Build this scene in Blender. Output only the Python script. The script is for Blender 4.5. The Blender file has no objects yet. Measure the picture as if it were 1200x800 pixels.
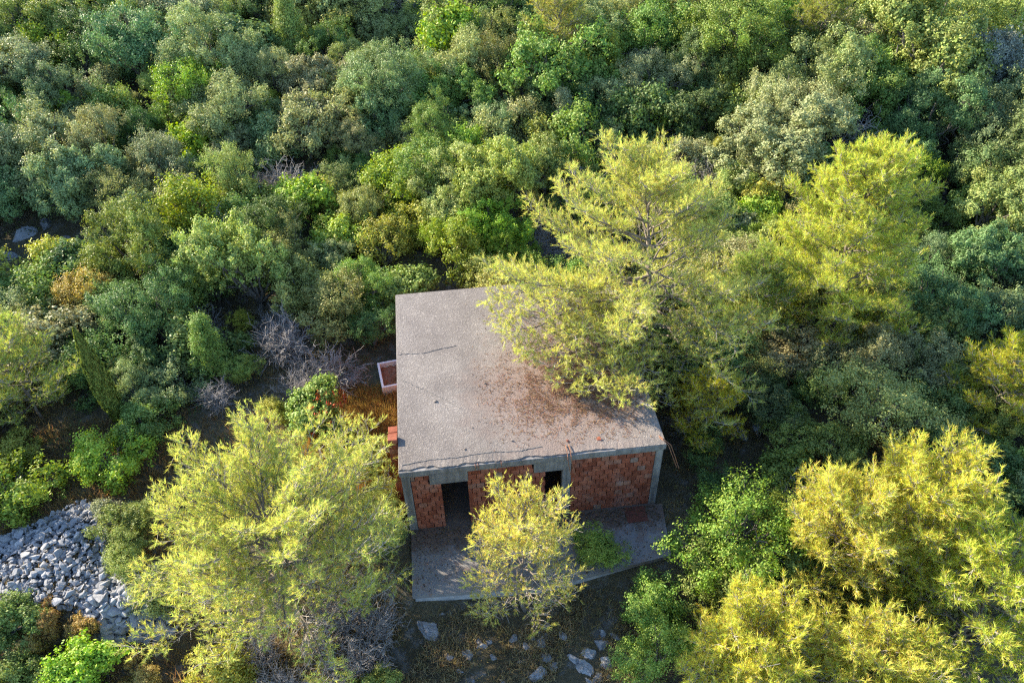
import bpy, bmesh, math, random
import numpy as np
from mathutils import Matrix, Vector

# ------------------------------------------------------------------ camera, sky, sun, exposure
SC = bpy.context.scene
F = 933.0                                            # focal length in photograph pixels (1200 x 800)
CAM = np.array([1.808, -14.604, 20.349]); YAW, PIT, ROL = .102, .724, -.027
FWD = np.array([math.sin(YAW)*math.cos(PIT), math.cos(YAW)*math.cos(PIT), -math.sin(PIT)])
_r = np.array([math.cos(YAW), -math.sin(YAW), 0.]); _u = np.cross(_r, FWD)
RIGHT = _r*math.cos(ROL)+_u*math.sin(ROL); UP = -_r*math.sin(ROL)+_u*math.cos(ROL)
cd = bpy.data.cameras.new('camera'); cam = bpy.data.objects.new('camera', cd); SC.collection.objects.link(cam)
m = Matrix.Identity(4)
for i in range(3):
    m[i][0] = RIGHT[i]; m[i][1] = UP[i]; m[i][2] = -FWD[i]; m[i][3] = CAM[i]
cam.matrix_world = m
cd.sensor_width = 36; cd.lens = 36*F/1200; cd.clip_end = 5000; cd.clip_start = .1
SC.camera = cam

SUN_EL = math.radians(24); SUN_BEHIND = math.radians(36)       # sun stands off the house's left side, a little behind
sun_dir = Vector((-math.cos(SUN_BEHIND)*math.cos(SUN_EL), math.sin(SUN_BEHIND)*math.cos(SUN_EL), math.sin(SUN_EL)))
w = bpy.data.worlds.new('World'); SC.world = w; w.use_nodes = True
nt = w.node_tree; bg = nt.nodes['Background']
sky = nt.nodes.new('ShaderNodeTexSky'); sky.sky_type = 'NISHITA'; sky.sun_disc = False
sky.sun_elevation = SUN_EL; sky.sun_rotation = math.atan2(sun_dir.x, sun_dir.y)
sky.air_density = 1.0; sky.dust_density = .6; sky.ozone_density = 3.5
nt.links.new(sky.outputs[0], bg.inputs[0]); bg.inputs[1].default_value = .145
sl = bpy.data.lights.new('sun', 'SUN'); sl.energy = 5.0; sl.angle = math.radians(.5); sl.color = (1, .87, .67)
sun = bpy.data.objects.new('sun', sl); SC.collection.objects.link(sun)
sun.rotation_euler = sun_dir.to_track_quat('Z', 'Y').to_euler(); sun.location = sun_dir*60
SC.view_settings.view_transform = 'Standard'; SC.view_settings.look = 'None'
SC.view_settings.gamma = 1; SC.view_settings.use_curve_mapping = False
SC.view_settings.exposure = 1.68
cy = SC.cycles
cy.max_bounces = 6; cy.diffuse_bounces = 3; cy.glossy_bounces = 2; cy.transmission_bounces = 4
cy.use_denoising = False; cy.pixel_filter_type = 'BLACKMAN_HARRIS'; cy.filter_width = 1.25; cy.sample_clamp_indirect = 4; cy.caustics_reflective = False; cy.caustics_refractive = False

# ------------------------------------------------------------------ helpers
COL = SC.collection
RNG = np.random.default_rng(7)
random.seed(7)

def ray(px, py):
    return FWD + RIGHT*(px-600)/F + UP*(400-py)/F
def sstep(a, b, v):
    t = np.clip((v-a)/(b-a), 0, 1); return t*t*(3-2*t)
_W = [(RNG.uniform(0, 6.28), RNG.uniform(.12, .5), RNG.uniform(0, 6.28)) for _ in range(9)]
def ground_h(x, y):
    x = np.asarray(x, float); y = np.asarray(y, float)
    n = 0
    for a, k, p in _W:
        n = n + np.sin((x*math.cos(a)+y*math.sin(a))*k*2.2+p)*.05
    hx = np.maximum(np.maximum(0-.4-x, x-8.1), 0); hy = np.maximum(np.maximum(-2.3-y, y-8.6), 0)
    away = sstep(0, 2.5, np.hypot(hx, hy))
    h = -.07 + n*away
    h = h - .62*sstep(-1.2, -2.6, y)*sstep(-30, 3, x+18)
    h = h + .10*np.maximum(0, np.minimum(y, 90)-9.5) + .22*np.maximum(0, np.minimum(y, 400)-90)*.4
    h = h - .10*np.maximum(0, np.minimum(-y, 120)-5)
    h = h + .55*np.exp(-(((x+10.6)/2.6)**2+((y-.3)/1.9)**2))            # the mound under the heap of stones
    h = h + .35*np.exp(-(((x+8.0)/1.2)**2+((y+1.6)/.8)**2))
    return h
def on_ground(px, py, lift=0.0):
    """ground point (lifted by `lift`) that lies along the ray of a photograph pixel"""
    d = ray(px, py); z = lift
    for _ in range(25):
        t = (z-CAM[2])/d[2]; p = CAM+d*t; z = float(ground_h(p[0], p[1]))+lift
    return p
def project(p):
    d = np.asarray(p)-CAM; k = d@FWD
    return 600+F*(d@RIGHT)/k, 400-F*(d@UP)/k

def link(name, data, parent=None, loc=None):
    o = bpy.data.objects.new(name, data); COL.objects.link(o)
    if parent is not None: o.parent = parent
    if loc is not None: o.location = loc
    return o
def tag(o, label=None, cat=None, group=None, kind=None):
    if label: o['label'] = label
    if cat: o['category'] = cat
    if group: o['group'] = group
    if kind: o['kind'] = kind
    return o
def thing(name, loc, label, cat, group=None, rz=0):
    o = link(name, None, None, loc); o.empty_display_size = .3; o.rotation_euler.z = rz
    return tag(o, label, cat, group)

def np_mesh(name, verts, faces, mat, tint=None, smooth=False):
    """faces: (n,k) int array with one k"""
    me = bpy.data.meshes.new(name)
    verts = np.ascontiguousarray(verts, np.float32); faces = np.ascontiguousarray(faces, np.int32)
    n, k = faces.shape
    me.vertices.add(len(verts)); me.vertices.foreach_set('co', verts.ravel())
    me.loops.add(n*k); me.loops.foreach_set('vertex_index', faces.ravel())
    me.polygons.add(n); me.polygons.foreach_set('loop_start', np.arange(0, n*k, k, dtype=np.int32))
    if smooth: me.polygons.foreach_set('use_smooth', np.ones(n, bool))
    if tint is not None:
        at = me.attributes.new('tint', 'FLOAT', 'POINT'); at.data.foreach_set('value', np.ascontiguousarray(tint, np.float32))
    me.materials.append(mat); me.update(calc_edges=True)
    return me
def bm_mesh(name, bm, mat, smooth=False):
    me = bpy.data.meshes.new(name); bm.normal_update(); bm.to_mesh(me); bm.free(); me.materials.append(mat)
    if smooth:
        for p in me.polygons: p.use_smooth = True
    return me
def box_bm(x0, x1, y0, y1, z0, z1, bevel=0.0, bm=None):
    own = bm is None; bm = bm or bmesh.new()
    r = bmesh.ops.create_cube(bm, size=1)
    for v in r['verts']:
        v.co = Vector(((x0+x1)/2+v.co.x*(x1-x0), (y0+y1)/2+v.co.y*(y1-y0), (z0+z1)/2+v.co.z*(z1-z0)))
    if bevel and own: bmesh.ops.bevel(bm, geom=bm.edges[:], offset=bevel, segments=1, affect='EDGES')
    return bm
def unit(v): return v/np.maximum(np.linalg.norm(v, axis=-1, keepdims=True), 1e-9)

# ------------------------------------------------------------------ materials
def mat_new(name):
    mt = bpy.data.materials.new(name); mt.use_nodes = True
    return mt, mt.node_tree, mt.node_tree.nodes['Principled BSDF']
class NT:
    def __init__(s, nt): s.t = nt
    def n(s, typ, **kw):
        nd = s.t.nodes.new(typ)
        for k, v in kw.items(): setattr(nd, k, v)
        return nd
    def l(s, a, b): s.t.links.new(a, b)
    def noise(s, scale, detail=4, rough=.6, vec=None):
        nd = s.n('ShaderNodeTexNoise'); nd.inputs['Scale'].default_value = scale; nd.inputs['Detail'].default_value = detail
        nd.inputs['Roughness'].default_value = rough
        if vec is not None: s.l(vec, nd.inputs['Vector'])
        return nd.outputs['Fac']
    def ramp(s, fac, stops):
        nd = s.n('ShaderNodeValToRGB'); el = nd.color_ramp.elements
        while len(el) < len(stops): el.new(.5)
        for e, (p, c) in zip(el, stops):
            e.position = p; e.color = (c if len(c) == 4 else (*c, 1))
        s.l(fac, nd.inputs[0]); return nd.outputs[0]
    def mix(s, fac, a, b, mode='MIX'):
        nd = s.n('ShaderNodeMix', data_type='RGBA', blend_type=mode)
        for sock, v in ((nd.inputs[0], fac), (nd.inputs[6], a), (nd.inputs[7], b)):
            if hasattr(v, 'is_output'): s.l(v, sock)
            elif isinstance(v, (int, float)): sock.default_value = v
            else: sock.default_value = (*v, 1)
        return nd.outputs[2]
    def math(s, op, a, b=0.0):
        nd = s.n('ShaderNodeMath', operation=op)
        for sock, v in ((nd.inputs[0], a), (nd.inputs[1], b)):
            if hasattr(v, 'is_output'): s.l(v, sock)
            else: sock.default_value = v
        return nd.outputs[0]
    def bump(s, h, strength, dist, bsdf):
        nd = s.n('ShaderNodeBump'); nd.inputs['Strength'].default_value = strength; nd.inputs['Distance'].default_value = dist
        s.l(h, nd.inputs['Height']); s.l(nd.outputs[0], bsdf.inputs['Normal'])

def leaf_material(name, transl, rough, spec, spread, hue):
    """leaf colour = the tree's own object colour, varied leaf by leaf"""
    mt, t, b = mat_new(name); N = NT(t)
    oi = N.n('ShaderNodeObjectInfo'); at = N.n('ShaderNodeAttribute', attribute_name='tint')
    hs = N.n('ShaderNodeHueSaturation'); f = at.outputs['Fac']
    N.l(oi.outputs['Color'], hs.inputs['Color']); hs.inputs['Saturation'].default_value = 1.12
    N.l(N.math('ADD', 1-spread/2, N.math('MULTIPLY', f, spread)), hs.inputs['Value'])
    wn = N.n('ShaderNodeTexWhiteNoise', noise_dimensions='1D'); N.l(f, wn.inputs['W'])
    N.l(N.math('ADD', .5-hue/2, N.math('MULTIPLY', wn.outputs['Value'], hue)), hs.inputs['Hue'])
    N.l(hs.outputs[0], b.inputs['Base Color'])
    b.inputs['Roughness'].default_value = rough; b.inputs['Specular IOR Level'].default_value = spec
    tr = N.n('ShaderNodeBsdfTranslucent'); hs2 = N.n('ShaderNodeHueSaturation')
    N.l(hs.outputs[0], hs2.inputs['Color']); hs2.inputs['Saturation'].default_value = 1.15; hs2.inputs['Value'].default_value = 1.25
    N.l(hs2.outputs[0], tr.inputs[0])
    mx = N.n('ShaderNodeMixShader'); mx.inputs[0].default_value = transl
    N.l(b.outputs[0], mx.inputs[1]); N.l(tr.outputs[0], mx.inputs[2])
    N.l(mx.outputs[0], t.nodes['Material Output'].inputs[0])
    return mt
M = {}
M['leaf'] = leaf_material('evergreen_leaf', .24, .55, .25, 1.0, .06)
M['needle'] = leaf_material('pine_needle', .42, .6, .2, 1.0, .12)
M['grass'] = leaf_material('grass_blade', .35, .8, .1, .9, .07)

def simple(name, c0, c1, scale, rough=.9, bumps=0, bscale=40, bdist=.02, obj_var=0.0):
    mt, t, b = mat_new(name); N = NT(t); tc = N.n('ShaderNodeTexCoord')
    col = N.ramp(N.noise(scale, 5, .65, tc.outputs['Object']), [(.3, c0), (.7, c1)])
    if obj_var:
        oi = N.n('ShaderNodeObjectInfo'); hs = N.n('ShaderNodeHueSaturation')
        N.l(N.math('ADD', 1-obj_var/2, N.math('MULTIPLY', oi.outputs['Random'], obj_var)), hs.inputs['Value'])
        N.l(col, hs.inputs['Color']); col = hs.outputs[0]
    N.l(col, b.inputs['Base Color']); b.inputs['Roughness'].default_value = rough
    b.inputs['Specular IOR Level'].default_value = .2
    if bumps: N.bump(N.noise(bscale, 4, .6, tc.outputs['Object']), bumps, bdist, b)
    return mt
M['pine_bark'] = simple('pine_bark', (.12, .10, .08), (.27, .23, .19), 7, .9, .6, 25)
M['twig'] = simple('grey_twig', (.26, .23, .20), (.48, .44, .39), 5)
M['oak_bark'] = simple('oak_bark', (.08, .07, .06), (.2, .18, .15), 8, .9, .6, 25)
M['dead_twig'] = simple('dead_twig', (.22, .20, .19), (.42, .39, .37), 3)
M['beam_concrete'] = simple('beam_concrete', (.17, .165, .16), (.28, .27, .26), 2.2, .95, .5, 30, .01)
def streaked():
    mt, t, b = mat_new('streaked_concrete'); N = NT(t); tc = N.n('ShaderNodeTexCoord'); o = tc.outputs['Object']
    c = N.ramp(N.noise(2.2, 5, .65, o), [(.3, (.16, .155, .15)), (.7, (.28, .27, .26))])
    mp = N.n('ShaderNodeMapping'); mp.inputs['Scale'].default_value = (7, 7, .5); N.l(o, mp.inputs['Vector'])
    c = N.mix(.85, c, N.ramp(N.noise(1, 5, .7, mp.outputs[0]), [(.36, (.5, .48, .46)), (.62, (1.12, 1.1, 1.08))]), 'MULTIPLY')
    N.l(c, b.inputs['Base Color']); b.inputs['Roughness'].default_value = .95; N.bump(N.noise(30, 4, .6, o), .5, .012, b)
    return mt
M['beam_concrete'] = streaked()
M['stone'] = simple('limestone', (.21, .215, .225), (.38, .38, .385), 4, .95, .6, 14, .03, .35)
M['rust'] = simple('rusty_steel', (.16, .07, .04), (.34, .17, .10), 20, .8)
M['rust_sheet'] = simple('rusty_sheet', (.10, .035, .025), (.17, .06, .04), 9, .7, .3, 30, .01)
M['enamel'] = simple('white_enamel', (.68, .65, .63), (.82, .79, .77), 5, .5)
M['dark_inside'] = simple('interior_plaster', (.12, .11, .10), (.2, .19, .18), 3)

def brick_material():
    mt, t, b = mat_new('terracotta_block'); N = NT(t); tc = N.n('ShaderNodeTexCoord'); oi = N.n('ShaderNodeObjectInfo')
    v = N.n('ShaderNodeVectorMath', operation='ADD'); N.l(tc.outputs['Object'], v.inputs[0]); N.l(oi.outputs['Location'], v.inputs[1])
    wn = N.n('ShaderNodeTexWhiteNoise', noise_dimensions='3D'); N.l(oi.outputs['Location'], wn.inputs['Vector'])
    base = N.ramp(wn.outputs['Value'], [(0, (.25, .075, .042)), (.45, (.34, .108, .062)), (.85, (.39, .145, .088)), (.95, (.34, .17, .12)), (1, (.30, .21, .17))])
    stain = N.ramp(N.noise(6, 5, .7, v.outputs[0]), [(.35, (.55, .52, .5)), (.6, (1, 1, 1))])
    dust = N.ramp(N.noise(1.3, 4, .6, v.outputs[0]), [(.55, (0, 0, 0)), (.75, (.35, .35, .35))])
    col = N.mix(dust, N.mix(1.0, base, stain, 'MULTIPLY'), (.42, .33, .28))
    N.l(col, b.inputs['Base Color']); b.inputs['Roughness'].default_value = .9; b.inputs['Specular IOR Level'].default_value = .15
    wv = N.n('ShaderNodeTexWave', bands_direction='Z'); wv.inputs['Scale'].default_value = 9; wv.inputs['Distortion'].default_value = .6
    N.l(v.outputs[0], wv.inputs['Vector']); N.bump(wv.outputs['Fac'], .5, .012, b)
    return mt
M['brick'] = brick_material()

def roof_material():
    mt, t, b = mat_new('weathered_screed'); N = NT(t); tc = N.n('ShaderNodeTexCoord'); o = tc.outputs['Object']
    big = N.ramp(N.noise(.55, 5, .6, o), [(.3, (.175, .157, .145)), (.7, (.265, .242, .222))])
    vo = N.n('ShaderNodeTexVoronoi'); vo.inputs['Scale'].default_value = 30; N.l(o, vo.inputs['Vector'])
    ag = N.ramp(vo.outputs['Color'], [(.35, (.80, .78, .77)), (.75, (1.0, 1, 1)), (.93, (1.55, 1.52, 1.48))])
    c = N.mix(.85, big, ag, 'MULTIPLY')
    fine = N.ramp(N.noise(45, 3, .7, o), [(.35, (.7, .7, .7)), (.65, (1.2, 1.2, 1.2))])
    c = N.mix(.6, c, fine, 'MULTIPLY')
    # rain streaks along the fall of the roof and old patches
    mp = N.n('ShaderNodeMapping'); mp.inputs['Scale'].default_value = (2.0, .6, 1); N.l(o, mp.inputs['Vector'])
    st = N.ramp(N.noise(1.0, 4, .6, mp.outputs[0]), [(.36, (.89, .88, .89)), (.64, (1.05, 1.04, 1.03))])
    c = N.mix(.8, c, st, 'MULTIPLY')
    # brown needle dust under the overhanging pine, with an outline of its own
    d = N.n('ShaderNodeVectorMath', operation='DISTANCE'); N.l(o, d.inputs[0]); d.inputs[1].default_value = (4.95, 2.6, 2.87)
    ns = N.math('ADD', d.outputs['Value'], N.math('MULTIPLY', N.noise(1.6, 5, .7, o), 3.2))
    dust = N.ramp(N.math('MULTIPLY', ns, .2), [(.55, (.8, .8, .8)), (.98, (0, 0, 0))])
    c = N.mix(dust, c, N.mix(N.noise(9, 4, .7, o), (.15, .095, .075), (.30, .225, .19)))
    N.l(c, b.inputs['Base Color']); b.inputs['Roughness'].default_value = .95; b.inputs['Specular IOR Level'].default_value = .15
    N.bump(N.math('ADD', vo.outputs['Distance'], N.noise(30, 4, .7, o)), .7, .012, b)
    return mt
M['roof'] = roof_material()
def terrace_material():
    mt, t, b = mat_new('terrace_concrete'); N = NT(t); tc = N.n('ShaderNodeTexCoord'); o = tc.outputs['Object']
    c = N.ramp(N.noise(1.1, 5, .65, o), [(.3, (.19, .18, .175)), (.7, (.29, .28, .27))])
    s = N.ramp(N.noise(22, 4, .7, o), [(.3, (.75, .75, .75)), (.7, (1.1, 1.1, 1.1))]); c = N.mix(.7, c, s, 'MULTIPLY')
    # soil and leaf dust blown against the wall
    sx = N.n('ShaderNodeSeparateXYZ'); N.l(o, sx.inputs[0])
    e = N.math('ADD', sx.outputs['Y'], N.math('MULTIPLY', N.noise(1.7, 5, .7, o), 2.4))
    dirt = N.ramp(e, [(.25, (0, 0, 0)), (.75, (.85, .85, .85))])
    c = N.mix(dirt, c, N.mix(N.noise(7, 4, .7, o), (.06, .04, .03), (.17, .12, .09)))
    p = N.ramp(N.noise(2.3, 5, .75, o), [(.50, (0, 0, 0)), (.62, (.6, .6, .6))]); c = N.mix(p, c, (.20, .13, .10))
    N.l(c, b.inputs['Base Color']); b.inputs['Roughness'].default_value = .95; b.inputs['Specular IOR Level'].default_value = .15
    N.bump(N.noise(30, 4, .7, o), .4, .01, b)
    return mt
M['terrace'] = terrace_material()
def ground_material():
    mt, t, b = mat_new('dry_ground'); N = NT(t); tc = N.n('ShaderNodeTexCoord'); o = tc.outputs['Object']
    c = N.ramp(N.noise(.35, 6, .7, o), [(.3, (.07, .063, .04)), (.5, (.13, .11, .068)), (.7, (.21, .175, .105))])
    r = N.ramp(N.noise(1.9, 6, .75, o), [(.52, (0, 0, 0)), (.64, (.8, .8, .8))])
    c = N.mix(r, c, (.22, .21, .19))
    s = N.ramp(N.noise(14, 5, .75, o), [(.3, (.5, .5, .5)), (.7, (1.25, 1.25, 1.25))]); c = N.mix(.8, c, s, 'MULTIPLY')
    N.l(c, b.inputs['Base Color']); b.inputs['Roughness'].default_value = 1; b.inputs['Specular IOR Level'].default_value = .05
    N.bump(N.noise(9, 6, .75, o), .9, .12, b)
    return mt
M['ground'] = ground_material()

# ------------------------------------------------------------------ ground sheet
def axis(lo, hi, step, far):
    mid = np.arange(lo, hi+step/2, step); g = [step]
    while sum(g) < far: g.append(g[-1]*1.25)
    ext = np.cumsum(g)
    return np.concatenate([lo-ext[::-1], mid, hi+ext])
gx = axis(-42, 56, .55, 1800); gy = axis(-16, 68, .55, 1800)
X, Y = np.meshgrid(gx, gy); Z = ground_h(X, Y)
Z = Z+RNG.normal(0, .018, Z.shape)
inside = (X > .1) & (X < 7.6) & (Y > -2) & (Y < 8); Z[inside] = -.12
nx, ny = len(gx), len(gy); idx = np.arange(nx*ny).reshape(ny, nx)
fc = np.stack([idx[:-1, :-1], idx[:-1, 1:], idx[1:, 1:], idx[1:, :-1]], -1).reshape(-1, 4)
tag(link('ground', np_mesh('ground', np.stack([X, Y, Z], -1).reshape(-1, 3), fc, M['ground'], smooth=True)), kind='structure')

# ------------------------------------------------------------------ the house
W, D, H = 7.7, 8.15, 2.87
house = thing('unfinished_house', (0, 0, 0), 'single-storey unfinished red block house with a bare flat concrete roof', 'house')
def part(name, bm, mat, parent=house, smooth=False):
    return link(name, bm_mesh(name, bm, mat, smooth), parent)
# roof: structural slab, and a thin screed on top whose front edge has crumbled back from the slab's edge
bm = box_bm(0, W, 0, D, 2.66, 2.835, .012); part('roof_slab', bm, M['beam_concrete'])
def screed():
    bm = bmesh.new(); n = 120; front = []
    off = .10
    for i in range(n+1):
        x = .012+(W-.024)*i/n
        off += random.gauss(0, .022); off = min(max(off, .035), .26)
        o = off if x < 4.1 else (.05+.35*(off-.035) if x < 6.2 else .02)
        front.append((x, o))
    rows = [lambda f: f, lambda f: f+.35, lambda f: f+1.6, lambda f: 4.2, lambda f: D-.012]
    top = []
    for k, r in enumerate(rows):
        top.append([bm.verts.new((x, r(o), H+(random.uniform(-.008, .004) if k == 0 else 0))) for x, o in front])
    for a, b_ in zip(top[:-1], top[1:]):
        for i in range(n): bm.faces.new((a[i], a[i+1], b_[i+1], b_[i]))
    lo = [bm.verts.new((x, max(o-random.uniform(0, .02), .013), 2.837)) for x, o in front]
    for i in range(n): bm.faces.new((lo[i], lo[i+1], top[0][i+1], top[0][i]))
    for col in (0, n):
        l0 = [bm.verts.new((v.co.x, v.co.y, 2.837)) for v in (r[col] for r in top[1:])]
        chain = [lo[col]]+l0; tp = [r[col] for r in top]
        for i in range(len(tp)-1): bm.faces.new((chain[i], chain[i+1], tp[i+1], tp[i]))
    lb = [bm.verts.new((v.co.x, v.co.y, 2.837)) for v in top[-1]]
    for i in range(n): bm.faces.new((lb[i], lb[i+1], top[-1][i+1], top[-1][i]))
    bmesh.ops.recalc_face_normals(bm, faces=bm.faces[:]); return bm
scr = part('roof_screed', screed(), M['roof'])
def crack(pts, wdt):
    """a raised, broken lip with a shadowed groove: a thin ragged ribbon of dark filler standing 4 mm proud"""
    bm = bmesh.new(); L = []; R = []
    P = []
    for (x0, y0), (x1, y1) in zip(pts[:-1], pts[1:]):
        for k in range(12):
            t = k/12; P.append((x0+(x1-x0)*t+random.gauss(0, .012), y0+(y1-y0)*t+random.gauss(0, .012)))
    for x, y in P:
        wv = wdt*random.uniform(.4, 1.2)
        L.append(bm.verts.new((x-wv*.5, y-wv, H+.012))); R.append(bm.verts.new((x+wv*.5, y+wv, H+.014)))
    for i in range(len(P)-1): bm.faces.new((L[i], L[i+1], R[i+1], R[i]))
    g = bmesh.ops.extrude_face_region(bm, geom=bm.faces[:])
    for v in g['geom']:
        if isinstance(v, bmesh.types.BMVert): v.co.z -= .03
    bmesh.ops.recalc_face_normals(bm, faces=bm.faces[:]); return bm
M['crack'] = simple('crack_filler', (.15, .138, .13), (.22, .205, .19), 9)
part('crack', crack([(.12, 3.75), (.5, 3.48), (1.2, 2.9), (1.95, 2.2)], .009), M['crack'], scr)
part('crack', crack([(.1, .27), (.9, .36), (1.6, .33), (2.5, .40), (3.4, .33), (4.2, .42)], .013), M['crack'], scr)
part('crack', crack([(.05, 4.95), (.9, 4.9), (2.1, 5.15)], .005), M['crack'], scr)
# loose chips on the screed
for (x, y, s) in [(1.15, 2.65, .05), (2.75, 3.2, .05), (1.9, .62, .035), (4.9, .5, .06), (5.8, .45, .07), (3.3, .75, .05), (2.2, 1.4, .03)]:
    bm = bmesh.new()
    for _ in range(9): bm.verts.new((x+random.uniform(-s, s), y+random.uniform(-s, s), H+.005+random.uniform(0, s*.8)))
    bmesh.ops.convex_hull(bm, input=bm.verts[:]); part('concrete_chip', bm, M['brick'] if s > .055 else M['roof'], scr)
# frame: columns, ring beam, lintels
YW = .10
cols = [(.03, .25), (4.70, .25), (7.45, .22)]
for x, wd in cols: part('column', box_bm(x, x+wd, YW, YW+.25, 0, 2.498, .01), M['beam_concrete'])
for x, wd in ((.03, .25), (4.7, .25), (7.45, .22)): part('column', box_bm(x, x+wd, D-.3, D-.05, 0, 2.498, .01), M['beam_concrete'])
for x in (.03, 7.45): part('column', box_bm(x, x+.22, 4.0, 4.25, 0, 2.498, .01), M['beam_concrete'])
part('ring_beam', box_bm(.028, W-.028, YW-.012, YW+.25, 2.5, 2.658, .008), M['beam_concrete'])
part('ring_beam', box_bm(.028, .27, YW+.255, D-.05, 2.5, 2.658), M['beam_concrete'])
part('ring_beam', box_bm(7.44, W-.028, YW+.255, D-.05, 2.5, 2.658), M['beam_concrete'])
part('ring_beam', box_bm(.275, 7.435, D-.3, D-.052, 2.5, 2.658), M['beam_concrete'])
part('lintel', box_bm(.82, 1.93, YW-.008, YW+.2, 2.065, 2.495, .008), M['beam_concrete'])
part('lintel', box_bm(3.85, 4.695, YW-.008, YW+.2, 2.10, 2.495, .008), M['beam_concrete'])
# front wall, block by block
BW, BH, J = .25, .2, .0045
def block_mesh(wd):
    bm = box_bm(-wd/2+.009, wd/2-.009, -.07, .07, -BH/2+.0035, BH/2-.0035, .005)
    return bm_mesh('block', bm, M['brick'])
blocks = {}
def block(wd):
    k = round(wd, 3)
    if k not in blocks: blocks[k] = block_mesh(k)
    return blocks[k]
ROWS = 12; RH = 2.494/ROWS
openings = [(1.14, 1.90, -1, 2.065), (4.20, 4.70, .75, 2.1), (.82, 1.93, 2.05, 2.6), (3.85, 4.70, 2.09, 2.6)]
def course(x0, x1, row, sides):
    z = (row+.5)*RH
    segs = [(x0, x1)]
    for a, b_, za, zb in openings:
        if za-.06 < z < zb+.06:
            ns = []
            for s, e in segs:
                if e <= a or s >= b_: ns.append((s, e))
                else:
                    if a-s > .04: ns.append((s, a))
                    if e-b_ > .04: ns.append((b_, e))
            segs = ns
    out = []
    for s, e in segs:
        x = s-(BW/2 if row % 2 else 0)*(1)
        while x < e-.03:
            a, b_ = max(x, s), min(x+BW, e)
            if b_-a > .05: out.append(((a+b_)/2, b_-a, z))
            x += BW
    return out
for x0, x1 in ((.285, 4.695), (4.955, 7.445)):
    for row in range(ROWS):
        for xc, wd, z in course(x0, x1, row, None):
            if (xc > 4.94 and 3 < z*4 < 99 and random.random() < .0): continue
            o = link('brick', block(wd), house, (xc, YW+.085+random.gauss(0, .006), z))
            o.scale = (1, 1, RH/BH); o.rotation_euler = (random.gauss(0, .006), random.gauss(0, .006), random.gauss(0, .012))
# other three walls: the same blocks joined
def joined_walls():
    bm = bmesh.new()
    for row in range(ROWS):
        z = (row+.5)*RH
        for side in (0, 1):
            xs = .13 if side == 0 else 7.57
            y = .36+(BW/2 if row % 2 else 0)
            while y < D-.32-BW:
                if not (3.9 < y+BW/2 < 4.4):
                    if not (side == 0 and 5.3 < y < 6.3 and .9 < z < 2.0):
                        box_bm(xs-.07, xs+.07, y+.006, y+BW-.006, z-RH/2+.004, z+RH/2-.004, bm=bm)
                y += BW
        x = .30+(BW/2 if row % 2 else 0)
        while x < 7.4-BW:
            box_bm(x+.006, x+BW-.006, D-.22, D-.08, z-RH/2+.004, z+RH/2-.004, bm=bm); x += BW
    return bm
tag(part('side_wall_blocks', joined_walls(), M['brick']), kind='stuff')
# plain block courses behind, so that no daylight comes through the joints
part('inner_wall', box_bm(.21, .235, .4, D-.31, 0, 2.495), M['dark_inside'])
part('inner_wall', box_bm(7.465, 7.49, .4, D-.31, 0, 2.495), M['dark_inside'])
part('inner_wall', box_bm(.3, 7.42, D-.335, D-.315, 0, 2.495), M['dark_inside'])
part('inner_wall', box_bm(.3, 1.13, .262, .282, 0, 2.49), M['dark_inside'])
part('inner_wall', box_bm(1.945, 3.84, .262, .282, 0, 2.49), M['dark_inside'])
part('inner_wall', box_bm(4.96, 7.44, .262, .282, 0, 2.49), M['dark_inside'])
part('partition', box_bm(.3, 7.4, 3.2, 3.3, .005, 2.6), M['dark_inside'])
part('floor_slab', box_bm(.05, 7.65, .02, D-.1, -.3, -.006), M['terrace'])
# flue of red blocks against the side wall, topping the roof by a hand
flue = thing('x', (0, 0, 0), '', ''); flue.name = 'chimney_flue'
for k in list(flue.keys()): del flue[k]
flue.parent = house
zz = .1; r = 0
fb1 = bm_mesh('flue_block', box_bm(-.135, .135, -.12, .12, -.098, .098, .006), M['brick'])
while zz < 2.98:
    for k, yy in enumerate((1.24, 1.485, 1.73)):
        if zz > 2.75 and k: continue
        o = link('brick', fb1, flue, (-.15+random.gauss(0, .006), yy+random.gauss(0, .005), zz)); o.rotation_euler.z = random.gauss(0, .02)
    zz += .2; r += 1
# bent reinforcing bars
def bars(name, pts, rad, parent):
    bm = bmesh.new(); P = [Vector(p) for p in pts]; rings = []
    for i, p in enumerate(P):
        d = (P[min(i+1, len(P)-1)]-P[max(i-1, 0)]).normalized(); a = d.orthogonal().normalized(); b_ = d.cross(a)
        rings.append([bm.verts.new(p+rad*(a*math.cos(t)+b_*math.sin(t))) for t in [k*math.tau/6 for k in range(6)]])
    for A, B in zip(rings[:-1], rings[1:]):
        for k in range(6): bm.faces.new((A[k], A[(k+1) % 6], B[(k+1) % 6], B[k]))
    bm.faces.new(rings[0][::-1]); bm.faces.new(rings[-1])
    return part(name, bm, M['rust'], parent)
for x, dx in ((4.80, .10), (4.90, .13)):
    bars('rebar', [(x, .35, 2.90), (x, .10, 2.93), (x, -.06, 2.86), (x+.02, -.12, 2.6), (x+dx, -.16, 2.12)], .012, house)
for dx, dz in ((0, 0), (.07, -.06)):
    bars('rebar', [(7.55, .3+dx, 2.86), (7.62, .12+dx, 2.93), (7.76+dx, .02, 2.8), (7.90+dx, -.06, 2.4), (8.08+dx, -.1, 1.9+dz)], .011, house)
for x in (2.16, 2.24, 2.9):
    bars('rebar', [(x, .06, 2.84), (x, -.03, 2.86), (x+.01, -.05, 2.66)], .009, house)
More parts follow.
